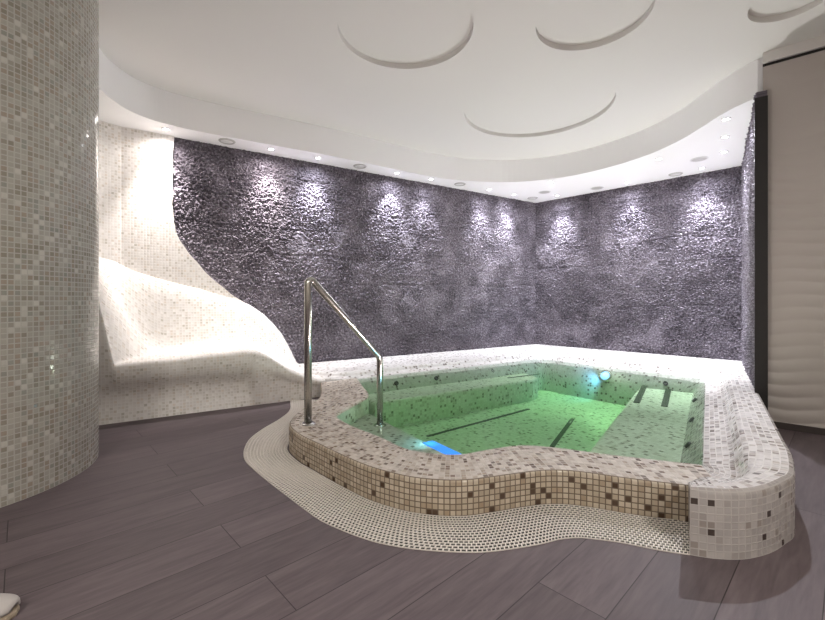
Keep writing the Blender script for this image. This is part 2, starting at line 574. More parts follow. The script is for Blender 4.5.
ST += [(V2((2.92, 4.75)), V2((3.01, 4.84)), V2((3.55, 5.613)), 0.222, 0.25, WL),
       (V2((2.674, 5.04)), V2((2.765, 5.12)), V2((3.20, 5.964)), 0.222, 0.25, WL),
       (V2((2.30, 5.47)), V2((2.39, 5.55)), V2((2.80, 6.366)), 0.222, 0.25, WL),
       (V2((2.07, 5.76)), V2((2.16, 5.84)), V2((2.40, 6.768)), 0.222, 0.25, WL),
       (V2((1.95, 5.90)), V2((2.00, 6.01)), V2((2.10, 7.07)), 0.222, 0.25, WL),
       (V2((1.80, 5.955)), V2((1.79, 6.075)), V2((1.86, 6.918)), 0.222, 0.25, WL),
       (V2((1.60, 5.845)), V2((1.54, 5.945)), V2((1.50, 6.691)), 0.222, 0.25, WL),
       (V2((1.40, 5.71)), V2((1.34, 5.81)), V2((1.15, 6.470)), 0.222, 0.25, WL),
       (V2((0.744, 5.281)), V2((0.684, 5.381)), V2((0.55, 6.091)), 0.222, 0.25, WL),
       (V2((0.002, 4.85)), V2((-0.058, 4.95)), V2((-0.20, 5.618)), 0.222, 0.25, WL),
       (V2((-0.59, 4.448)), V2((-0.65, 4.548)), V2((-0.80, 5.239)), 0.222, 0.25, WL),
       (V2((-0.77, 4.37)), V2((-0.83, 4.47)), V2((-1.0, 5.113)), 0.222, 0.25, 0.166),
       (V2((-0.95, 4.41)), V2((-1.0, 4.50)), V2((-1.18, 4.999)), 0.222, 0.25, 0.166),
       (V2((-1.15, 4.45)), V2((-1.2, 4.55)), V2((-1.45, 4.828)), 0.222, 0.25, 0.166)]
RS = catmull([(w.x, w.y, r.x, r.y, o.x, o.y, hr, ho, hw) for w, r, o, hr, ho, hw in ST], 5)

pool = tag(empty('pool', (0.6, 3.4, 0)), 'mosaic tiled plunge pool with raised curb in the corner of the slate walls', 'pool')
def poolpart(o):
    """keep world coordinates while parenting to the pool"""
    o.parent = pool
    o.matrix_parent_inverse = pool.matrix_basis.inverted()
    return o

DEEP = -0.62
# front curb: face / top separately tiled
Lf = arclen([(s[0], s[1]) for s in FS])
P, UV, P2, UV2 = [], [], [], []
for s, l in zip(FS, Lf):
    o, i = Vector(s[:2]), Vector(s[2:])
    d = (i - o); wdt = d.length; d = d / wdt
    a = o + d * 0.004
    prof = [(o, 0.0), (o, CH * 0.5), (o, CH - 0.012), (o + d * 0.003, CH - 0.004), (o + d * 0.011, CH)]
    P.append([(p.x, p.y, z) for p, z in prof]); UV.append([(l, v) for v in (0, CH * 0.5, CH - 0.012, CH - 0.004, CH - 0.0003)])
    prof = [(o + d * 0.011, CH), (o + d * wdt * 0.33, CH), (o + d * wdt * 0.66, CH), (i - d * 0.02, CH), (i - d * 0.005, CH - 0.005), (i, CH - 0.018)]
    vv = [0.0]
    for q, r in zip(prof, prof[1:]):
        vv.append(vv[-1] + math.hypot((r[0] - q[0]).length, r[1] - q[1]))
    P2.append([(p.x, p.y, z) for p, z in prof]); UV2.append([(l, v) for v in vv])
poolpart(grid('curb_face', P, UV, M['curb_mosaic'], smooth=True, flip=True))
poolpart(grid('curb_top', P2, UV2, M['curb_top_mosaic'], smooth=True, flip=True))
poolpart(grid('curb_inner_wall', [[(s[2], s[3], CH - 0.018), (s[2], s[3], 0.0), (s[2], s[3], DEEP)] for s in FS],
              [[(l, 0.15), (l, 0.0), (l, DEEP)] for l in arclen([(s[2], s[3]) for s in FS])], M['basin_mosaic'], flip=True))

# raised rim
Lo = arclen([(s[4], s[5]) for s in RS]); Lr = arclen([(s[2], s[3]) for s in RS])
P, UV, P2, UV2 = [], [], [], []
for s, lo, lr in zip(RS, Lo, Lr):
    w, r, o = Vector(s[0:2]), Vector(s[2:4]), Vector(s[4:6]); hr, ho, hw = s[6:9]
    d = (r - o); top = max(d.length, 1e-3); d = d / top
    e = min(0.02, top * 0.4)
    prof = [(o, 0.0), (o, ho * 0.5), (o, ho - e), (o + d * e * 0.3, ho - e * 0.3), (o + d * e, ho)]
    P.append([(p.x, p.y, z) for p, z in prof]); UV.append([(lo, v) for v in (0, ho * .5, ho - e, ho - e * .3, ho)])
    f = (w - r); fl = f.length; f = f / fl
    drop = hr - hw
    steep = min(0.055, 0.35 * fl)
    prof = [(o + d * e, ho), (o + (r - o) * 0.5, (ho + hr) / 2), (r - d * min(0.03, top * 0.3), hr), (r, hr - 0.004),
            (r + f * steep * 0.35, hr - drop * 0.13), (r + f * steep * 0.75, hr - drop * 0.42), (r + f * steep, hr - drop * 0.62),
            (r + f * (steep + 0.02), hr - drop * 0.72), (r + f * (fl * 0.7), hr - drop * 0.88), (w, hw), (w + f * 0.004, hw - 0.01)]
    # submerged wall leans inwards a little, then drops
    prof += [(w + f * 0.11, 0.0), (w + f * 0.13, DEEP)]
    vv = [0.0]
    for q, t in zip(prof, prof[1:]):
        vv.append(vv[-1] + math.hypot((t[0] - q[0]).length, t[1] - q[1]))
    P2.append([(p.x, p.y, z) for p, z in prof]); UV2.append([(lr, v) for v in vv])
nR_ = 5 * 15
poolpart(grid('rim_face', P[:nR_ + 1], UV[:nR_ + 1], M['rim_face_mosaic'], smooth=True))
poolpart(grid('rim_top', P2[:nR_ + 1], UV2[:nR_ + 1], M['rim_top_mosaic'], smooth=True))
poolpart(grid('back_ledge', P2[nR_:], UV2[nR_:], M['ledge_mosaic'], smooth=True))
# end face of the raised rim beside the grate
o_, i_ = Vector((1.088, 1.627)), Vector((1.262, 1.90))
poolpart(make_mesh('rim_end', [(o_.x, o_.y, 0), (i_.x, i_.y, 0), (i_.x, i_.y, 0.166), (1.11, 1.664, 0.255), (1.098, 1.645, 0.262), (o_.x, o_.y, 0.265)],
    [(0, 1, 2, 3, 4, 5)], [(0, 0), (.3, 0), (.3, .16), (.04, .25), (.02, .26), (0, .265)], M['rim_face_mosaic']))

# basin floor and the seats under water
waterline = [(s[2], s[3]) for s in FS] + [(s[0], s[1]) for s in RS[25:] if s[0] > -0.6]
inside = []
poolc = Vector((1.1, 3.8))
FLOOR_Z = -0.27
bm = fill_loops([[(p[0], p[1]) for p in waterline]], FLOOR_Z)
uvl = bm.loops.layers.uv.new('UVMap')
for f in bm.faces:
    for lp in f.loops:
        x, y = lp.vert.co.x, lp.vert.co.y
        lp[uvl].uv = (x * .81 + y * .58, -x * .58 + y * .81)
poolpart(bm_object('basin_floor', bm, M['basin_mosaic']))

def seat_block(name, poly, z1, rnd=0.03):
    """tiled block with a rounded top edge; poly counter-clockwise"""
    n = len(poly); P = [Vector(p) for p in poly]
    def inset(d):
        out = []
        for i in range(n):
            a, b, c = P[i - 1], P[i], P[(i + 1) % n]
            e1, e2 = (b - a).normalized(), (c - b).normalized()
            n1, n2 = Vector((-e1.y, e1.x)), Vector((-e2.y, e2.x))
            m = (n1 + n2).normalized()
            out.append(b + m * d / max(0.3, m.dot(n1)))
        return out
    levels = [(0, FLOOR_Z - 0.02), (0, z1 - rnd), (rnd * .3, z1 - rnd * .3), (rnd, z1)]
    verts, uvs, faces = [], [], []
    for d, z in levels:
        for q in inset(d):
            verts.append((q.x, q.y, z)); uvs.append((q.x * .81 + q.y * .58, -q.x * .58 + q.y * .81 + z))
    for k in range(len(levels) - 1):
        for i in range(n):
            j = (i + 1) % n
            faces.append((k * n + i, k * n + j, (k + 1) * n + j, (k + 1) * n + i))
    faces.append(tuple(range((len(levels) - 1) * n, len(levels) * n)))
    return poolpart(make_mesh(name, verts, faces, uvs, M['basin_mosaic']))

uA = -dA                                    # along the back wall, to the right
def along(p, d, a, n=None, b=0):
    q = Vector(p) + Vector(d) * a
    if n is not None:
        q = q + Vector(n) * b
    return (q.x, q.y)
wA = Vector((-0.59, 4.448)); dWA = (Vector((1.60, 5.845)) - wA).normalized(); nWA = Vector((dWA.y, -dWA.x))
seat_block('back_seat', [along(wA, dWA, -0.03, nWA, 0.47), along(wA, dWA, 2.20, nWA, 0.47), along(wA, dWA, 2.38, nWA, 0.40), along(wA, dWA, 2.50, nWA, 0.0), along(wA, dWA, 2.4, nWA, -0.06), along(wA, dWA, -0.03, nWA, -0.06)], 0.0)
seat_block('side_seat', [along(W0, dR, 0.15, nR, -0.62), along(W0, dR, 0.15, nR, 0.02), along(W0, dR, 2.98, nR, 0.02), along(W0, dR, 2.90, nR, -0.10), along(W0, dR, 2.90, nR, -0.56), along(W0, dR, 2.80, nR, -0.62)], 0.0)
seat_block('entry_step', [(-0.56, 3.0), (-0.40, 2.72), (-0.20, 2.52), (-0.05, 2.36), (0.10, 2.26), (0.30, 2.24), (0.40, 2.42), (0.20, 2.72), (0.02, 2.98), (-0.12, 3.20), (-0.26, 3.42), (-0.39, 3.62), (-0.47, 3.40)], 0.02, 0.015)

def strip(name, p, q, w, z, mat, h=0.006):
    p, q = Vector(p), Vector(q); d = (q - p).normalized(); n = Vector((-d.y, d.x)) * w / 2
    lp = [p - n, q - n, q + n, p + n]
    return poolpart(prism(name, [(v.x, v.y) for v in lp], z, z + h, mat))
strip('air_slot', (0.135, 3.857), (1.355, 4.826), 0.03, FLOOR_Z, M['slot'])
strip('air_slot', (1.205, 3.585), (1.712, 4.434), 0.04, FLOOR_Z, M['slot'])
strip('air_slot', (2.735, 4.88), (2.175, 4.03), 0.055, 0.0, M['slot'])
strip('air_slot', (2.95, 4.77), (2.36, 3.89), 0.055, 0.0, M['slot'])
strip('air_slot', (1.14, 5.50), (1.85, 6.0 - 0.02), 0.02, 0.0, M['slot'])
strip('air_slot', (1.22, 5.31), (1.72, 5.60), 0.02, 0.0, M['slot'])

# jets: nozzle with a dark mouth, on the submerged walls
def jet(pos, nrm, r=0.025):
    o = lathe('jet_nozzle', [(0.0, 0.004), (r * .45, 0.004), (r * .5, 0.012), (r * .9, 0.012), (r, 0.004), (r, -0.01)], M['slot'], seg=20)
    o.rotation_euler = Vector(nrm).to_track_quat('Z', 'Y').to_euler()
    o.location = pos
    poolpart(o)
slopeR = Vector((-nR.x * 0.8, -nR.y * 0.8, 0.6)).normalized()
for t, dz in ((1.45, 0.05), (0.75, 0.05), (2.2, 0.06)):
    w = W0 + dR * t - nR * 0.075
    jet((w.x, w.y, dz), slopeR)
nAw = Vector((nWA.x * .8, nWA.y * .8, 0.6)).normalized()
for t in (0.45, 1.0, 1.9):
    w = wA + dWA * t + nWA * 0.06
    jet((w.x, w.y, 0.07), nAw)
jet((2.92 - 0.06, 4.75 - 0.06, 0.06), (-.6, -.6, .5))

# underwater lamps
def round_lamp(pos, nrm):
    ring = lathe('underwater_lamp', [(0.0, -0.02), (0.055, -0.02), (0.075, -0.02), (0.08, 0.0), (0.072, 0.012), (0.055, 0.008), (0.055, 0.0)], M['steel'], seg=28)
    lens = lathe('lamp_lens', [(0.0, 0.006), (0.03, 0.005), (0.055, 0.0), (0.055, -0.01)], M['bluelamp'], seg=28, parent=ring)
    ring.rotation_euler = Vector(nrm).to_track_quat('Z', 'Y').to_euler()
    ring.location = pos
    poolpart(ring)
    return ring
round_lamp((2.415, 5.205, 0.05), (-.62, -.62, .48))
# unseen white lamps added in the curb's inner face to brighten pool and ceiling
UW_ADDED = [((0.62, 2.415), (-0.05, 1.0)), ((0.92, 2.33), (0.1, 0.99)), ((0.30, 2.28), (0.1, 0.99))]
for (px, py), (ax, ay) in UW_ADDED:
    ring = lathe('underwater_lamp', [(0.0, -0.02), (0.055, -0.02), (0.075, -0.02), (0.08, 0.0), (0.072, 0.012), (0.055, 0.008), (0.055, 0.0)], M['steel'], seg=28)
    lathe('lamp_lens', [(0.0, 0.006), (0.03, 0.005), (0.055, 0.0), (0.055, -0.01)], M['lamp'], seg=28, parent=ring)
    ring.rotation_euler = Vector((ax, ay, 0)).to_track_quat('Z', 'Y').to_euler()
    ring.location = (px + ax * 0.02, py + ay * 0.02, 0.04)
    poolpart(ring)
# glowing strip that paints a patch of blue light onto the entry step
st = strip('step_light_patch', (0.105, 2.86), (0.31, 2.56), 0.085, 0.018, M['bluepatch'], 0.006)

# water body
def expand(poly, d):
    n = len(poly); out = []
    for i in range(n):
        a, b, c = Vector(poly[i - 1]), Vector(poly[i]), Vector(poly[(i + 1) % n])
        t = (c - a).normalized()
        out.append((b.x + t.y * d, b.y - t.x * d))
    return out
wl = [(s[2], s[3]) for s in FS[:-3:2]] + [(s[0], s[1]) for s in RS[26::2] if s[0] > -0.58]
area = sum(a[0] * b[1] - b[0] * a[1] for a, b in zip(wl, wl[1:] + wl[:1]))
wl = expand(wl, 0.012 if area > 0 else -0.012)
water = prism('pool_water', wl, -0.60, WL + 0.002, M['water'])
tag(water, 'clear green tinted water filling the mosaic pool', 'water', kind='stuff')

# ------------------------------------------------------------------ floor with the opening for the pool
hole = [(s[0] * .75 + s[2] * .25, s[1] * .75 + s[3] * .25) for s in FS[:-6:2]] + [(s[2], s[3]) for s in RS[30::3]]
ROOM_A = A0 + dA * 5.9
room = [(-4.0, -3.0), (4.2, -3.0), (4.2, 2.1), (3.12, 3.0), (3.0, 3.6), (4.30, 5.05), (2.14, 7.25), (ROOM_A.x, ROOM_A.y + .1), (-4.0, 3.2)]
bm = fill_loops([room, hole], 0.0)
# slab thickness
r = bmesh.ops.extrude_face_region(bm, geom=bm.faces[:])
for v in [g for g in r['geom'] if isinstance(g, bmesh.types.BMVert)]:
    v.co.z = -0.08
bmesh.ops.recalc_face_normals(bm, faces=bm.faces[:])
bm_object('floor', bm, M['planks'], kind='structure')

# ------------------------------------------------------------------ overflow grate around the front curb
GO = catmull([(-1.225, 4.15), (-1.114, 3.773), (-1.11, 3.50), (-1.158, 3.20), (-1.165, 2.964), (-1.113, 2.737), (-1.04, 2.578), (-0.946, 2.456),
      (-0.817, 2.306), (-0.688, 2.165), (-0.54, 2.005), (-0.425, 1.886), (-0.315, 1.804), (-0.202, 1.735), (-0.098, 1.69), (0.05, 1.655),
      (0.239, 1.64), (0.369, 1.657), (0.518, 1.695), (0.61, 1.729), (0.687, 1.742), (0.743, 1.736), (0.854, 1.708), (0.99, 1.653), (1.086, 1.625)], 8)
GI = catmull([(-0.91, 4.14), (-0.84, 3.80), (-0.81, 3.51), (-0.84, 3.29), (-0.86, 3.10), (-0.865, 2.95), (-0.83, 2.755), (-0.71, 2.565),
      (-0.57, 2.415), (-0.48, 2.32), (-0.37, 2.21), (-0.25, 2.095), (-0.17, 2.035), (-0.05, 1.965), (0.05, 1.93), (0.15, 1.912),
      (0.26, 1.915), (0.38, 1.947), (0.52, 1.99), (0.64, 2.02), (0.75, 2.02), (0.86, 1.99), (0.97, 1.945), (1.10, 1.90), (1.25, 1.875)], 8)
def build_grate():
    mid = [((a[0] + b[0]) / 2, (a[1] + b[1]) / 2) for a, b in zip(GO, GI)]
    L = arclen(mid); total = L[-1]
    n = int(total / 0.0185); rows = 14
    def pt(u, v):        # u in cells, v 0..1 from curb outwards
        s = min(max(u / n * total, 0), total)
        ax = np.interp(s, L, [p[0] for p in GI]); ay = np.interp(s, L, [p[1] for p in GI])
        bx = np.interp(s, L, [p[0] for p in GO]); by = np.interp(s, L, [p[1] for p in GO])
        return (ax + (bx - ax) * v, ay + (by - ay) * v)
    verts, faces = [], []
    zt, zb = 0.0055, 0.0012
    for j in range(rows):
        v0, v1 = j / rows, (j + 1) / rows
        a, b = v0 + 0.09 / rows, v1 - 0.09 / rows
        sh = 0.5 * (j % 2)
        for i in range(n):
            u0, u1 = i + sh, i + 1 + sh
            if u1 > n:
                u1 = n
                if u1 - u0 < 0.3:
                    continue
            c, d = u0 + 0.13, u1 - 0.13
            if d <= c:
                continue
            k = len(verts)
            for (u, v) in ((u0, v0), (u1, v0), (u1, v1), (u0, v1), (c, a), (d, a), (d, b), (c, b)):
                x, y = pt(u, v); verts.append((x, y, zt))
            for (u, v) in ((c, a), (d, a), (d, b), (c, b)):
                x, y = pt(u, v); verts.append((x, y, zb))
            for q in range(4):
                q2 = (q + 1) % 4
                faces.append((k + q, k + 4 + q, k + 4 + q2, k + q2))
                faces.append((k + 4 + q, k + 8 + q, k + 8 + q2, k + 4 + q2))
            if i == 0 and sh:
                m = len(verts)
                for (u, v) in ((0, v0), (u0, v0), (u0, v1), (0, v1)):
                    x, y = pt(u, v); verts.append((x, y, zt))
                faces.append((m, m + 3, m + 2, m + 1))
    # outer and inner skirts
    for v in (0.0, 1.0):
        k = len(verts)
        for i in range(n + 1):
            x, y = pt(i, v); verts.append((x, y, zt)); verts.append((x, y, 0.0005))
        for i in range(n):
            faces.append((k + 2 * i, k + 2 * i + 1, k + 2 * i + 3, k + 2 * i + 2))
    g = make_mesh('overflow_grate', verts, faces, None, M['grate'])
    tag(g, 'cream perforated overflow grate curving along the foot of the pool curb', 'grate')
    # dark channel showing through the holes
    P = [[(a[0], a[1], 0.0008), (b[0], b[1], 0.0008)] for a, b in zip(GI, GO)]
    UV = [[(0, 0), (0, 1)]] * len(P)
    grid('channel', P, UV, M['channel'], parent=g, smooth=False)
build_grate()

# ------------------------------------------------------------------ built-in lounge bench
def build_bench():
    F0 = Vector((-2.47, 3.294)); d = Vector((0.845, 0.5345)).normalized(); nb = Vector((-d.y, d.x))
    D = 0.735
    zf_s = [-0.35, 0.084, 0.5, 0.822, 1.10, 1.18, 1.30, 1.42, 1.5, 1.65, 1.8, 1.88]
    zf_z = [0.484, 0.484, 0.493, 0.513, 0.520, 0.512, 0.455, 0.365, 0.310, 0.235, 0.190, 0.175]
    zb_s = [-0.35, 0.0, 0.163, 0.33, 0.50, 0.772, 1.0, 1.114, 1.25, 1.397, 1.50, 1.598, 1.69, 1.77, 1.88]
    zb_z = [1.60, 1.34, 1.25, 1.205, 1.165, 1.095, 1.015, 0.99, 0.935, 0.83, 0.725, 0.60, 0.43, 0.26, 0.19]
    P, UV = [], []
    ns = 150
    for i in range(ns + 1):
        s = -0.34 + (1.86 + 0.34) * i / ns
        zs = interp(s, zf_s, zf_z); zb = interp(s, zb_s, zb_z)
        rec = 0.085 * (1 - min(1, max(0, (s - 1.12) / 0.05)))
        def cheek(w):
            k0 = 0.084 + 0.75 * w
            run = 0.19 + 1.0 * w
            x = max(0.0, (k0 - s) / run)
            x = x if w < 0.04 else (x * x * (3 - 2 * x) if x < 1 else 1.0)
            return x
        zf = min(zs + cheek(0.0) * 1.0, 1.45)
        prof = [(0.035, 0.0), (0.035 + rec * .3, 0.06), (0.035 + rec, 0.19), (0.02 + rec, 0.25), (0.01 + rec * .45, 0.305)]
        lo = max(0.02, zf - 0.13)
        if zf < 0.46:
            prof = [(0.03, 0.0), (0.03, zf * .2), (0.025, zf * .4), (0.02, zf * .55), (0.015, zf * .65)]
        prof += [(0.0, max(prof[-1][1] + 0.01, zf - 0.13)), (0.0, zf - 0.03), (0.008, zf - 0.01), (0.03, zf)]
        # seat, sweeping up into the back
        rr = D - 0.05
        for q in range(1, 21):
            t = q / 20
            w = 0.03 + (rr - 0.03) * t
            g = 0.0 if t < 0.74 else ((t - 0.74) / 0.26)
            g = g ** 1.35
            # back surface
            base = zs + 0.02 * min(1.0, t / 0.74) + (zb - zs - 0.02) * g
            c = cheek(w)
            zz = base + c * max(0.0, min(1.45, zb + 0.05) - base) if s < 0.9 else base
            prof.append((w, min(zz, zb) if c < .01 else zz))
        zl = prof[-1][1]
        prof += [(rr + 0.012, zl + 0.012), (rr + 0.03, zl + 0.014), (D + 0.0, zl + 0.006)]
        vv = [0.0]
        for a, b in zip(prof, prof[1:]):
            vv.append(vv[-1] + math.dist(a, b))
        row = []
        for w, z in prof:
            b = F0 + d * s + nb * w
            row.append((b.x, b.y, z))
        P.append(row); UV.append([(s + 0.4, v) for v in vv])
    o = grid('lounge_bench', P, UV, M['white_mosaic'], smooth=True, caps=True)
    tag(o, 'white mosaic built-in lounge bench curving up the wall beside the slate', 'bench')
build_bench()

# ------------------------------------------------------------------ mosaic column on the left
def build_column():
    cx, cy, R = -2.6, 2.3, 0.688
    P, UV = [], []
    n = 120
    for i in range(n + 1):
        a = 2 * math.pi * i / n
        row, ru = [], []
        for j in range(41):
            z = CEIL * j / 40
            row.append((cx + R * math.cos(a), cy + R * math.sin(a), z)); ru.append((R * a, z))
        P.append(row); UV.append(ru)
    grid('column', P, UV, M['column_mosaic'], smooth=True, flip=True, kind='structure')
build_column()

# ------------------------------------------------------------------ ceiling, soffit
BAND = catmull([(-2.30, 2.90), (-2.406, 3.145), (-2.475, 3.40), (-2.455, 3.67), (-2.304, 3.90), (-1.957, 4.155), (-1.47, 4.437), (-0.82, 4.828),
      (-0.058, 5.356), (0.30, 5.58), (0.681, 5.735), (1.337, 5.82), (1.877, 5.666), (2.235, 5.41), (2.502, 5.078), (2.687, 4.696), (2.765, 4.285),
      (2.765, 3.986), (2.755, 3.746), (2.765, 3.552), (2.81, 3.38)], 8)
off = 0.0
outer = [(2.86, 3.34), (B1.x + .12, B1.y - .02), (A0.x + .02, A0.y + .12), (A0 + dA * 5.8)[:], (-2.9, 2.9)]
outer = [(2.90, 3.30), (4.18, 5.08), (2.12, 7.19)] + [tuple((A0 + dA * 5.85 - nA * .06)[:2])] + [(-2.95, 2.85)]
prism('ceiling_soffit', BAND + outer, SOF, CEIL + 0.02, M['soffit'], kind='structure')

DISCS = [(-0.05, 3.03, 0.49), (1.25, 2.885, 0.378), (1.275, 4.27, 0.735), (2.475, 2.71, 0.225)]
def circle(cx, cy, r, n=72):
    return [(cx + r * math.cos(2 * math.pi * i / n), cy + r * math.sin(2 * math.pi * i / n)) for i in range(n)]
bm = fill_loops([room] + [circle(*d) for d in DISCS], CEIL)
for cx, cy, r in DISCS:
    lo = circle(cx, cy, r); dep = 0.042
    v0 = [bm.verts.new((x, y, CEIL)) for x, y in lo]
    v1 = [bm.verts.new((x, y, CEIL + dep)) for x, y in lo]
    for i in range(72):
        j = (i + 1) % 72
        bm.faces.new((v0[i], v0[j], v1[j], v1[i]))
    bm.faces.new(v1)
bmesh.ops.remove_doubles(bm, verts=bm.verts[:], dist=1e-5)
bmesh.ops.recalc_face_normals(bm, faces=bm.faces[:])
bm_object('ceiling', bm, M['white'], kind='structure')
prism('ceiling_slab', [(-4.1, -3.1), (4.6, -3.1), (4.6, 7.4), (-4.1, 7.4)], CEIL + 0.06, CEIL + 0.12, M['white'], kind='structure')

# ------------------------------------------------------------------ wave-relief panel on the right
def wave_panel():
    a = Vector((2.782, 3.297)); b = Vector((3.98, 2.28)); d = (b - a); L = d.length; d /= L
    n = Vector((d.y, -d.x)); n = n if n.y < 0 else -n
    nu, nz = 120, 420; z0, z1 = 0.045, 2.85
    P, UV = [], []
    for i in range(nu + 1):
        u = L * i / nu; row, ru = [], []
        for j in range(nz + 1):
            z = z0 + (z1 - z0) * j / nz
            ph = z * 2 * math.pi / 0.098 + 1.7 * math.sin(u * 4.2 + 0.6 + 0.5 * math.sin(z * 1.3)) + 1.1 * math.sin(u * 11.0 + z * 2.6) + 1.6 * math.sin(z * 1.7)
            amp = 0.0036 * (0.75 + 0.5 * math.sin(u * 7.3 + z * 4.2)) * min(1.0, max(0.12, (2.62 - z) / 0.5))
            h = amp * (2 * abs(math.sin(ph / 2)) - 0.6)
            q = a + d * u + n * h
            row.append((q.x, q.y, z)); ru.append((u, z))
        P.append(row); UV.append(ru)
    o = grid('wall_wave', P, UV, M['wave'], smooth=True, kind='structure')
    me = o.data
    # slab behind
    q = [a - n * 0.02, b - n * 0.02, b - n * 0.07, a - n * 0.07]
    prism('wall_wave_backing', [(v.x, v.y) for v in q], 0.0, CEIL, M['dark'], kind='structure')
    q = [a + n * 0.006, b + n * 0.006, b - n * 0.02, a - n * 0.02]
    prism('trim_2', [(v.x, v.y) for v in q], 2.88, CEIL + 0.01, M['white'], kind='structure')
    q = [a + n * 0.012, b + n * 0.012, b - n * 0.02, a - n * 0.02]
    prism('baseboard_right', [(v.x, v.y) for v in q], 0.0, 0.05, M['baseboard'], kind='structure')
wave_panel()

# walls behind the viewer
prism('wall_front', [(-4.1, -3.1), (4.3, -3.1), (4.3, -3.0), (-4.1, -3.0)], 0, CEIL + .05, M['wall'], kind='structure')
prism('wall_side_left', [(-4.1, -3.1), (-4.0, -3.1), (-4.0, 3.3), (-4.1, 3.3)], 0, CEIL + .05, M['wall'], kind='structure')
prism('wall_side_right', [(4.2, -3.1), (4.3, -3.1), (4.3, 2.3), (3.98, 2.32), (3.95, 2.25), (4.2, 2.1)], 0, CEIL + .05, M['wall'], kind='structure')
prism('wall_niche', [(-4.1, 3.2), (-4.0, 3.1), (-2.86, 3.3), (-2.86, 3.4), (-3.9, 3.3)], 0, CEIL + .05, M['wall'], kind='structure')

# ------------------------------------------------------------------ handrail
def arc_path(pts, rad, k=8):
    out = [Vector(pts[0])]
    for i in range(1, len(pts) - 1):
        a, b, c = Vector(pts[i - 1]), Vector(pts[i]), Vector(pts[i + 1])
        r = rad[i - 1]
        p, q = b + (a - b).normalized() * r, b + (c - b).normalized() * r
        for s in range(k + 1):
            t = s / k
            out.append(p * (1 - t) ** 2 + b * 2 * t * (1 - t) + q * t * t)
    out.append(Vector(pts[-1]))
    return out
hx, hy, ex, ey = -0.705, 2.80, -0.255, 3.25
hr = tag(empty('handrail', (hx, hy, CH)), 'polished steel handrail from the pool curb down into the water', 'handrail')
def hpart(o):
    o.parent = hr
    o.matrix_parent_inverse = hr.matrix_basis.inverted()
    return o
v, f = tube_pts(arc_path([(hx, hy, CH), (hx, hy, 1.165), (ex, ey, 0.555), (ex, ey, 0.02)], [0.075, 0.04]), 0.0255, 20)
hpart(make_mesh('rail', v, f, None, M['steel'], smooth=True))
for x, y, z in ((hx, hy, CH), (ex, ey, 0.02)):
    o = lathe('flange', [(0.0255, 0.012), (0.032, 0.012), (0.046, 0.006), (0.05, 0.0)], M['steel'])
    o.location = (x, y, z)
    hpart(o)

# ------------------------------------------------------------------ slipper at the lower left, mostly outside the frame
def slipper():
    root = tag(empty('slipper', (-1.33, 1.30, 0)), 'white towelling slipper on the plank floor at the lower left corner', 'slipper')
    def foot(t):       # outline half widths along the length, 0 heel .. 1 toe
        return 0.048 * (max(0.0, 1 - (2 * t - 1) ** 4)) ** 0.5 * (0.84 + 0.2 * t)
    ang = 0.15
    def W(lx, ly, z):
        return (root.location.x * 0 + lx * math.cos(ang) - ly * math.sin(ang), lx * math.sin(ang) + ly * math.cos(ang), z)
    N = 28
    lp = [(-0.18 + 0.26 * (i / N), foot(i / N)) for i in range(N + 1)] + [(-0.18 + 0.26 * (i / N), -foot(i / N)) for i in range(N - 1, 0, -1)]
    verts, faces = [], []
    lv = [(0.94, 0.0), (1.0, 0.006), (1.0, 0.016), (0.95, 0.022)]
    for s, z in lv:
        for x, y in lp:
            verts.append(W((x + .05) * (1 - (1 - s) * .5) - .05, y * s, z))
    n = len(lp)
    for k in range(len(lv) - 1):
        for i in range(n):
            j = (i + 1) % n
            faces.append((k * n + i, k * n + j, (k + 1) * n + j, (k + 1) * n + i))
    faces.append(tuple(range(n))[::-1]); faces.append(tuple(range((len(lv) - 1) * n, len(lv) * n)))
    make_mesh('sole', verts, faces, None, M['sole'], root, smooth=False)
    # padded upper: thick vault over the toes
    P = []
    for i in range(15):
        t = 0.48 + 0.50 * i / 14
        x = -0.18 + 0.26 * t
        hw = foot(t) * 1.06 + 0.003
        top = 0.030 + 0.034 * math.sin(math.pi * min(1, (1.0 - t) / 0.50 * 0.55 + 0.10)) ** 0.6
        ro = []
        for k in range(13):
            a = math.pi * k / 12
            ro.append((x, hw * math.cos(a), 0.026 + (top - 0.026) * math.sin(a) ** 0.7))
        for k in range(12, -1, -1):
            a = math.pi * k / 12
            ro.append((x, (hw - 0.010) * math.cos(a), 0.026 + max(0.002, (top - 0.041)) * math.sin(a) ** 0.7))
        P.append([W(*q) for q in ro] )
    for r_ in P:
        r_.append(r_[0])
    verts = [q for r_ in P for q in r_]; Cn = len(P[0]); faces = []
    for i in range(len(P) - 1):
        for j in range(Cn - 1):
            faces.append((i * Cn + j, i * Cn + j + 1, (i + 1) * Cn + j + 1, (i + 1) * Cn + j))
    faces.append(tuple(range((len(P) - 1) * Cn, len(P) * Cn - 1)))
    make_mesh('upper', verts, faces, None, M['towelling'], root, smooth=True)
slipper()

# ------------------------------------------------------------------ ceiling fittings
def rgb_light(name, kind, loc, energy, color, parent=None, **kw):
    ld = bpy.data.lights.new(name, kind)
    ld.energy = energy; ld.color = color
    for k, v in kw.items():
        setattr(ld, k, v)
    o = bpy.data.objects.new(name, ld)
    COL.objects.link(o)
    o.location = loc
    if parent:
        o.parent = parent
    return o

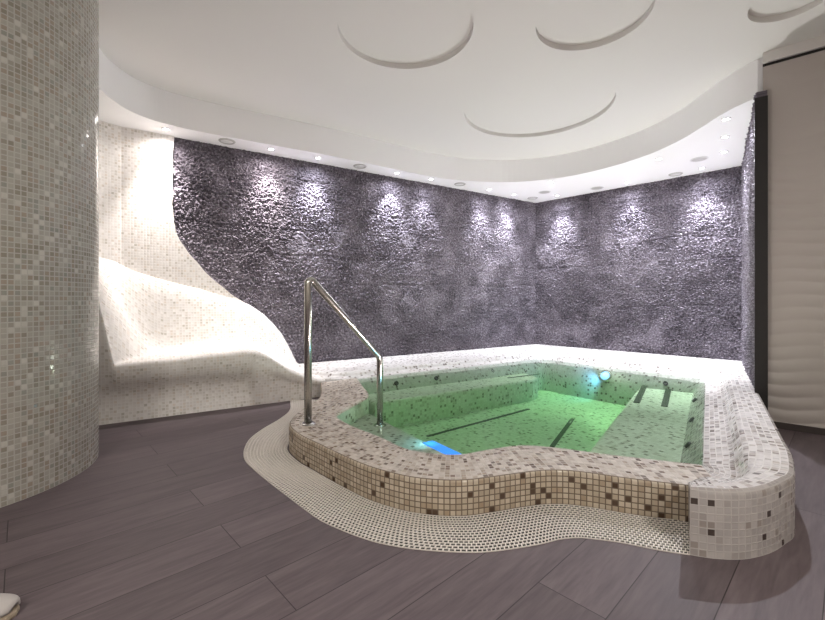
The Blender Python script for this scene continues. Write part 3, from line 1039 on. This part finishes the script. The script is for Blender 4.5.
d0 = lathe('downlight', [(0.026, -0.001), (0.030, -0.006), (0.038, -0.005), (0.041, 0.0), (0.041, 0.004), (0.026, 0.004)], M['trimwhite'], seg=28)
l0 = lathe('lens', [(0.0, -0.003), (0.015, -0.0035), (0.027, -0.001)], M['lamp'], seg=28, parent=d0)
SPOTS = [
    (-2.381, 4.009, 'lit downlight above the mosaic niche, leftmost of the soffit lamps', 1.05, 'warm'),
    (-1.548, 4.540, 'lit downlight in the soffit left of the handrail, just right of the first round vent', 1.0, 'warm'),
    (-1.099, 4.828, 'lit downlight in the soffit straight above the top of the handrail', 1.0, 'cool'),
    (-0.202, 5.398, 'lit downlight in the soffit just right of the second round vent from the left', 1.0, 'cool'),
    (0.253, 5.666, 'lit downlight in the soffit just left of the third round vent from the left', 0.6, 'cool'),
    (1.144, 6.204, 'lit downlight just right of the third round vent, before the corner of the slate walls', 0.8, 'cool'),
    (1.589, 6.498, 'lit downlight on the back wall side nearest the corner of the slate walls', 1.0, 'cool'),
    (1.939, 5.810, 'lit downlight close to the curved soffit edge in front of the corner', 1.0, 'cool'),
    (2.287, 6.567, 'lit downlight close to the wall, first one right of the corner of the slate walls', 1.0, 'cool'),
    (3.016, 5.835, 'lit downlight above the middle bright streak of the right back slate wall', 1.0, 'cool'),
    (2.888, 4.862, 'lit downlight by the soffit edge left of the large grey speaker', 2.0, 'cool'),
    (3.623, 5.194, 'lit downlight above the right bright streak of the slate wall, by the rightmost vent', 1.2, 'cool'),
    (3.477, 4.632, 'lit downlight in the right soffit, farthest of the row of three', 0.6, 'cool'),
    (3.167, 4.206, 'lit downlight in the right soffit, middle of the row of three', 0.6, 'cool'),
    (2.861, 3.788, 'lit downlight in the right soffit, nearest of the row of three by the slate fin', 1.0, 'cool')]
for i, (x, y, lab, e, tone) in enumerate(SPOTS):
    if i == 0:
        o = d0
    else:
        o = d0.copy(); COL.objects.link(o)
        c = l0.copy(); COL.objects.link(c); c.parent = o
    o.location = (x, y, SOF - 0.0005)
    tag(o, lab, 'downlight', 'lit downlights in the soffit')
    tint = (1.0, 0.93, 0.90) if tone == 'warm' else (0.90, 0.92, 1.0)
    lamp = rgb_light('spot_lamp', 'SPOT', (x, y, SOF - 0.012), 74.0 * e, tint,
                     spot_size=math.radians(66), spot_blend=1.0, shadow_soft_size=0.02)
    rgb_light('spot_spill', 'SPOT', (x, y, SOF - 0.012), 10.0 * e, tint, spot_size=math.radians(165), spot_blend=1.0, shadow_soft_size=0.02)
    # wall washers: each gimbal is turned to the nearest slate wall
    best = min(((abs((Vector((x, y)) - o_).dot(n_)), n_) for o_, n_ in ((A0, nA), (A0, nB), (B1, nC))), key=lambda q: q[0])
    aim = Vector((0, 0, -1)) if best[0] > 0.4 else Vector((-best[1].x * 0.19, -best[1].y * 0.19, -0.98))
    if lab.endswith('slate fin'):
        aim = Vector((-0.36, -0.62, -0.9))
    lamp.rotation_euler = aim.to_track_quat('-Z', 'Y').to_euler()

v0 = lathe('round_vent', [(0.058, -0.004), (0.062, -0.011), (0.074, -0.010), (0.082, -0.003), (0.082, 0.004), (0.058, 0.004)], M['greyfit'], seg=36)
i0 = lathe('cover', [(0.0, -0.010), (0.035, -0.009), (0.052, -0.004), (0.060, 0.0)], M['lens_off'], seg=36, parent=v0)
VENTS = [(-1.927, 4.312, 'unlit round ceiling vent at the left end of the soffit beside the mosaic niche'),
         (-0.647, 5.116, 'unlit round ceiling vent right of the handrail top, second from the left'),
         (0.676, 5.910, 'unlit round ceiling vent over the middle of the back slate wall'),
         (1.944, 6.721, 'unlit round ceiling vent tucked into the corner of the slate walls'),
         (3.448, 5.441, 'unlit round ceiling vent over the right back slate wall beside the last bright streak')]
for i, (x, y, lab) in enumerate(VENTS):
    if i == 0:
        o = v0
    else:
        o = v0.copy(); COL.objects.link(o)
        c = i0.copy(); COL.objects.link(c); c.parent = o
    o.location = (x, y, SOF - 0.0005)
    tag(o, lab, 'vent', 'round vents in the soffit')

s0 = lathe('ceiling_speaker', [(0.088, 0.004), (0.092, -0.004), (0.082, -0.007), (0.076, -0.005)], M['trimwhite'], seg=40)
g0 = lathe('speaker_grille', [(0.0, -0.006), (0.05, -0.006), (0.077, -0.004)], M['greyfit'], seg=40, parent=s0)
SPK = [(2.019, 6.348, 'flat grey round ceiling speaker in front of the corner of the slate walls'),
       (2.721, 6.121, 'flat grey round ceiling speaker between the first two lamps right of the corner'),
       (3.357, 4.862, 'flat grey round ceiling speaker beside the row of three lamps on the right')]
for i, (x, y, lab) in enumerate(SPK):
    if i == 0:
        o = s0
    else:
        o = s0.copy(); COL.objects.link(o)
        c = g0.copy(); COL.objects.link(c); c.parent = o
    o.location = (x, y, SOF - 0.0005)
    tag(o, lab, 'speaker', 'round speakers in the soffit')

# light of the lamps under water, and fill lights added behind the viewer
def glow(pos, aim, e, c, size=165):
    l = rgb_light('underwater_glow', 'SPOT', pos, e, c, spot_size=math.radians(size), spot_blend=0.6, shadow_soft_size=0.05)
    l.rotation_euler = Vector(aim).to_track_quat('-Z', 'Y').to_euler()
glow((2.33, 5.17, 0.03), (-.70, .66, -.25), 5.0, (0.15, 0.40, 1.0), 130)
glow((2.34, 5.13, 0.085), (-.22, -.22, .95), 70.0, (1.0, 0.90, 0.93), 150)
glow((0.16, 2.80, 0.06), (-0.85, 0.5, 0.2), 1.6, (0.25, 0.7, 1.0))  # added blue light above the step, tints the notch wall
for (px, py), (ax, ay) in UW_ADDED:
    glow((px + ax * 0.05, py + ay * 0.05, 0.04), (ax * 0.6, ay * 0.6, 0.7), 13.0, (1.0, 0.76, 0.84))  # light of the added curb lamps, lifts pool and ceiling
for x, y, e in ((-1.2, -0.6, 18), (1.6, -0.6, 18), (-1.2, -2.0, 18), (1.6, -2.0, 18)):
    l = rgb_light('added_fill', 'AREA', (x, y, CEIL - 0.03), e, (1.0, 0.95, 0.88), shape='DISK', size=0.35)  # unseen fill lights added to brighten the foreground

# ------------------------------------------------------------------ world, camera, view
w = bpy.data.worlds.new('World'); SC.world = w
w.use_nodes = True
w.node_tree.nodes['Background'].inputs[0].default_value = (0.8, 0.8, 0.85, 1)
w.node_tree.nodes['Background'].inputs[1].default_value = 0.05

cd = bpy.data.cameras.new('camera'); cam = bpy.data.objects.new('camera', cd)
COL.objects.link(cam)
cam.location = (0, 0, 1.0); cam.rotation_euler = (math.radians(90), 0, 0)
cd.sensor_width = 36; cd.lens = 415 / 825 * 36
cd.shift_y = -10 / 825
cd.clip_start = 0.05
SC.camera = cam
vs = SC.view_settings
vs.view_transform = 'Standard'; vs.look = 'None'; vs.gamma = 1.0; vs.use_curve_mapping = False
vs.exposure = 1.2
try:
    SC.cycles.max_bounces = 10
    SC.cycles.diffuse_bounces = 6
    SC.cycles.glossy_bounces = 4
    SC.cycles.transparent_max_bounces = 12
    SC.cycles.caustics_reflective = False
    SC.cycles.use_denoising = True
    SC.cycles.sample_clamp_indirect = 6.0
except Exception:
    pass
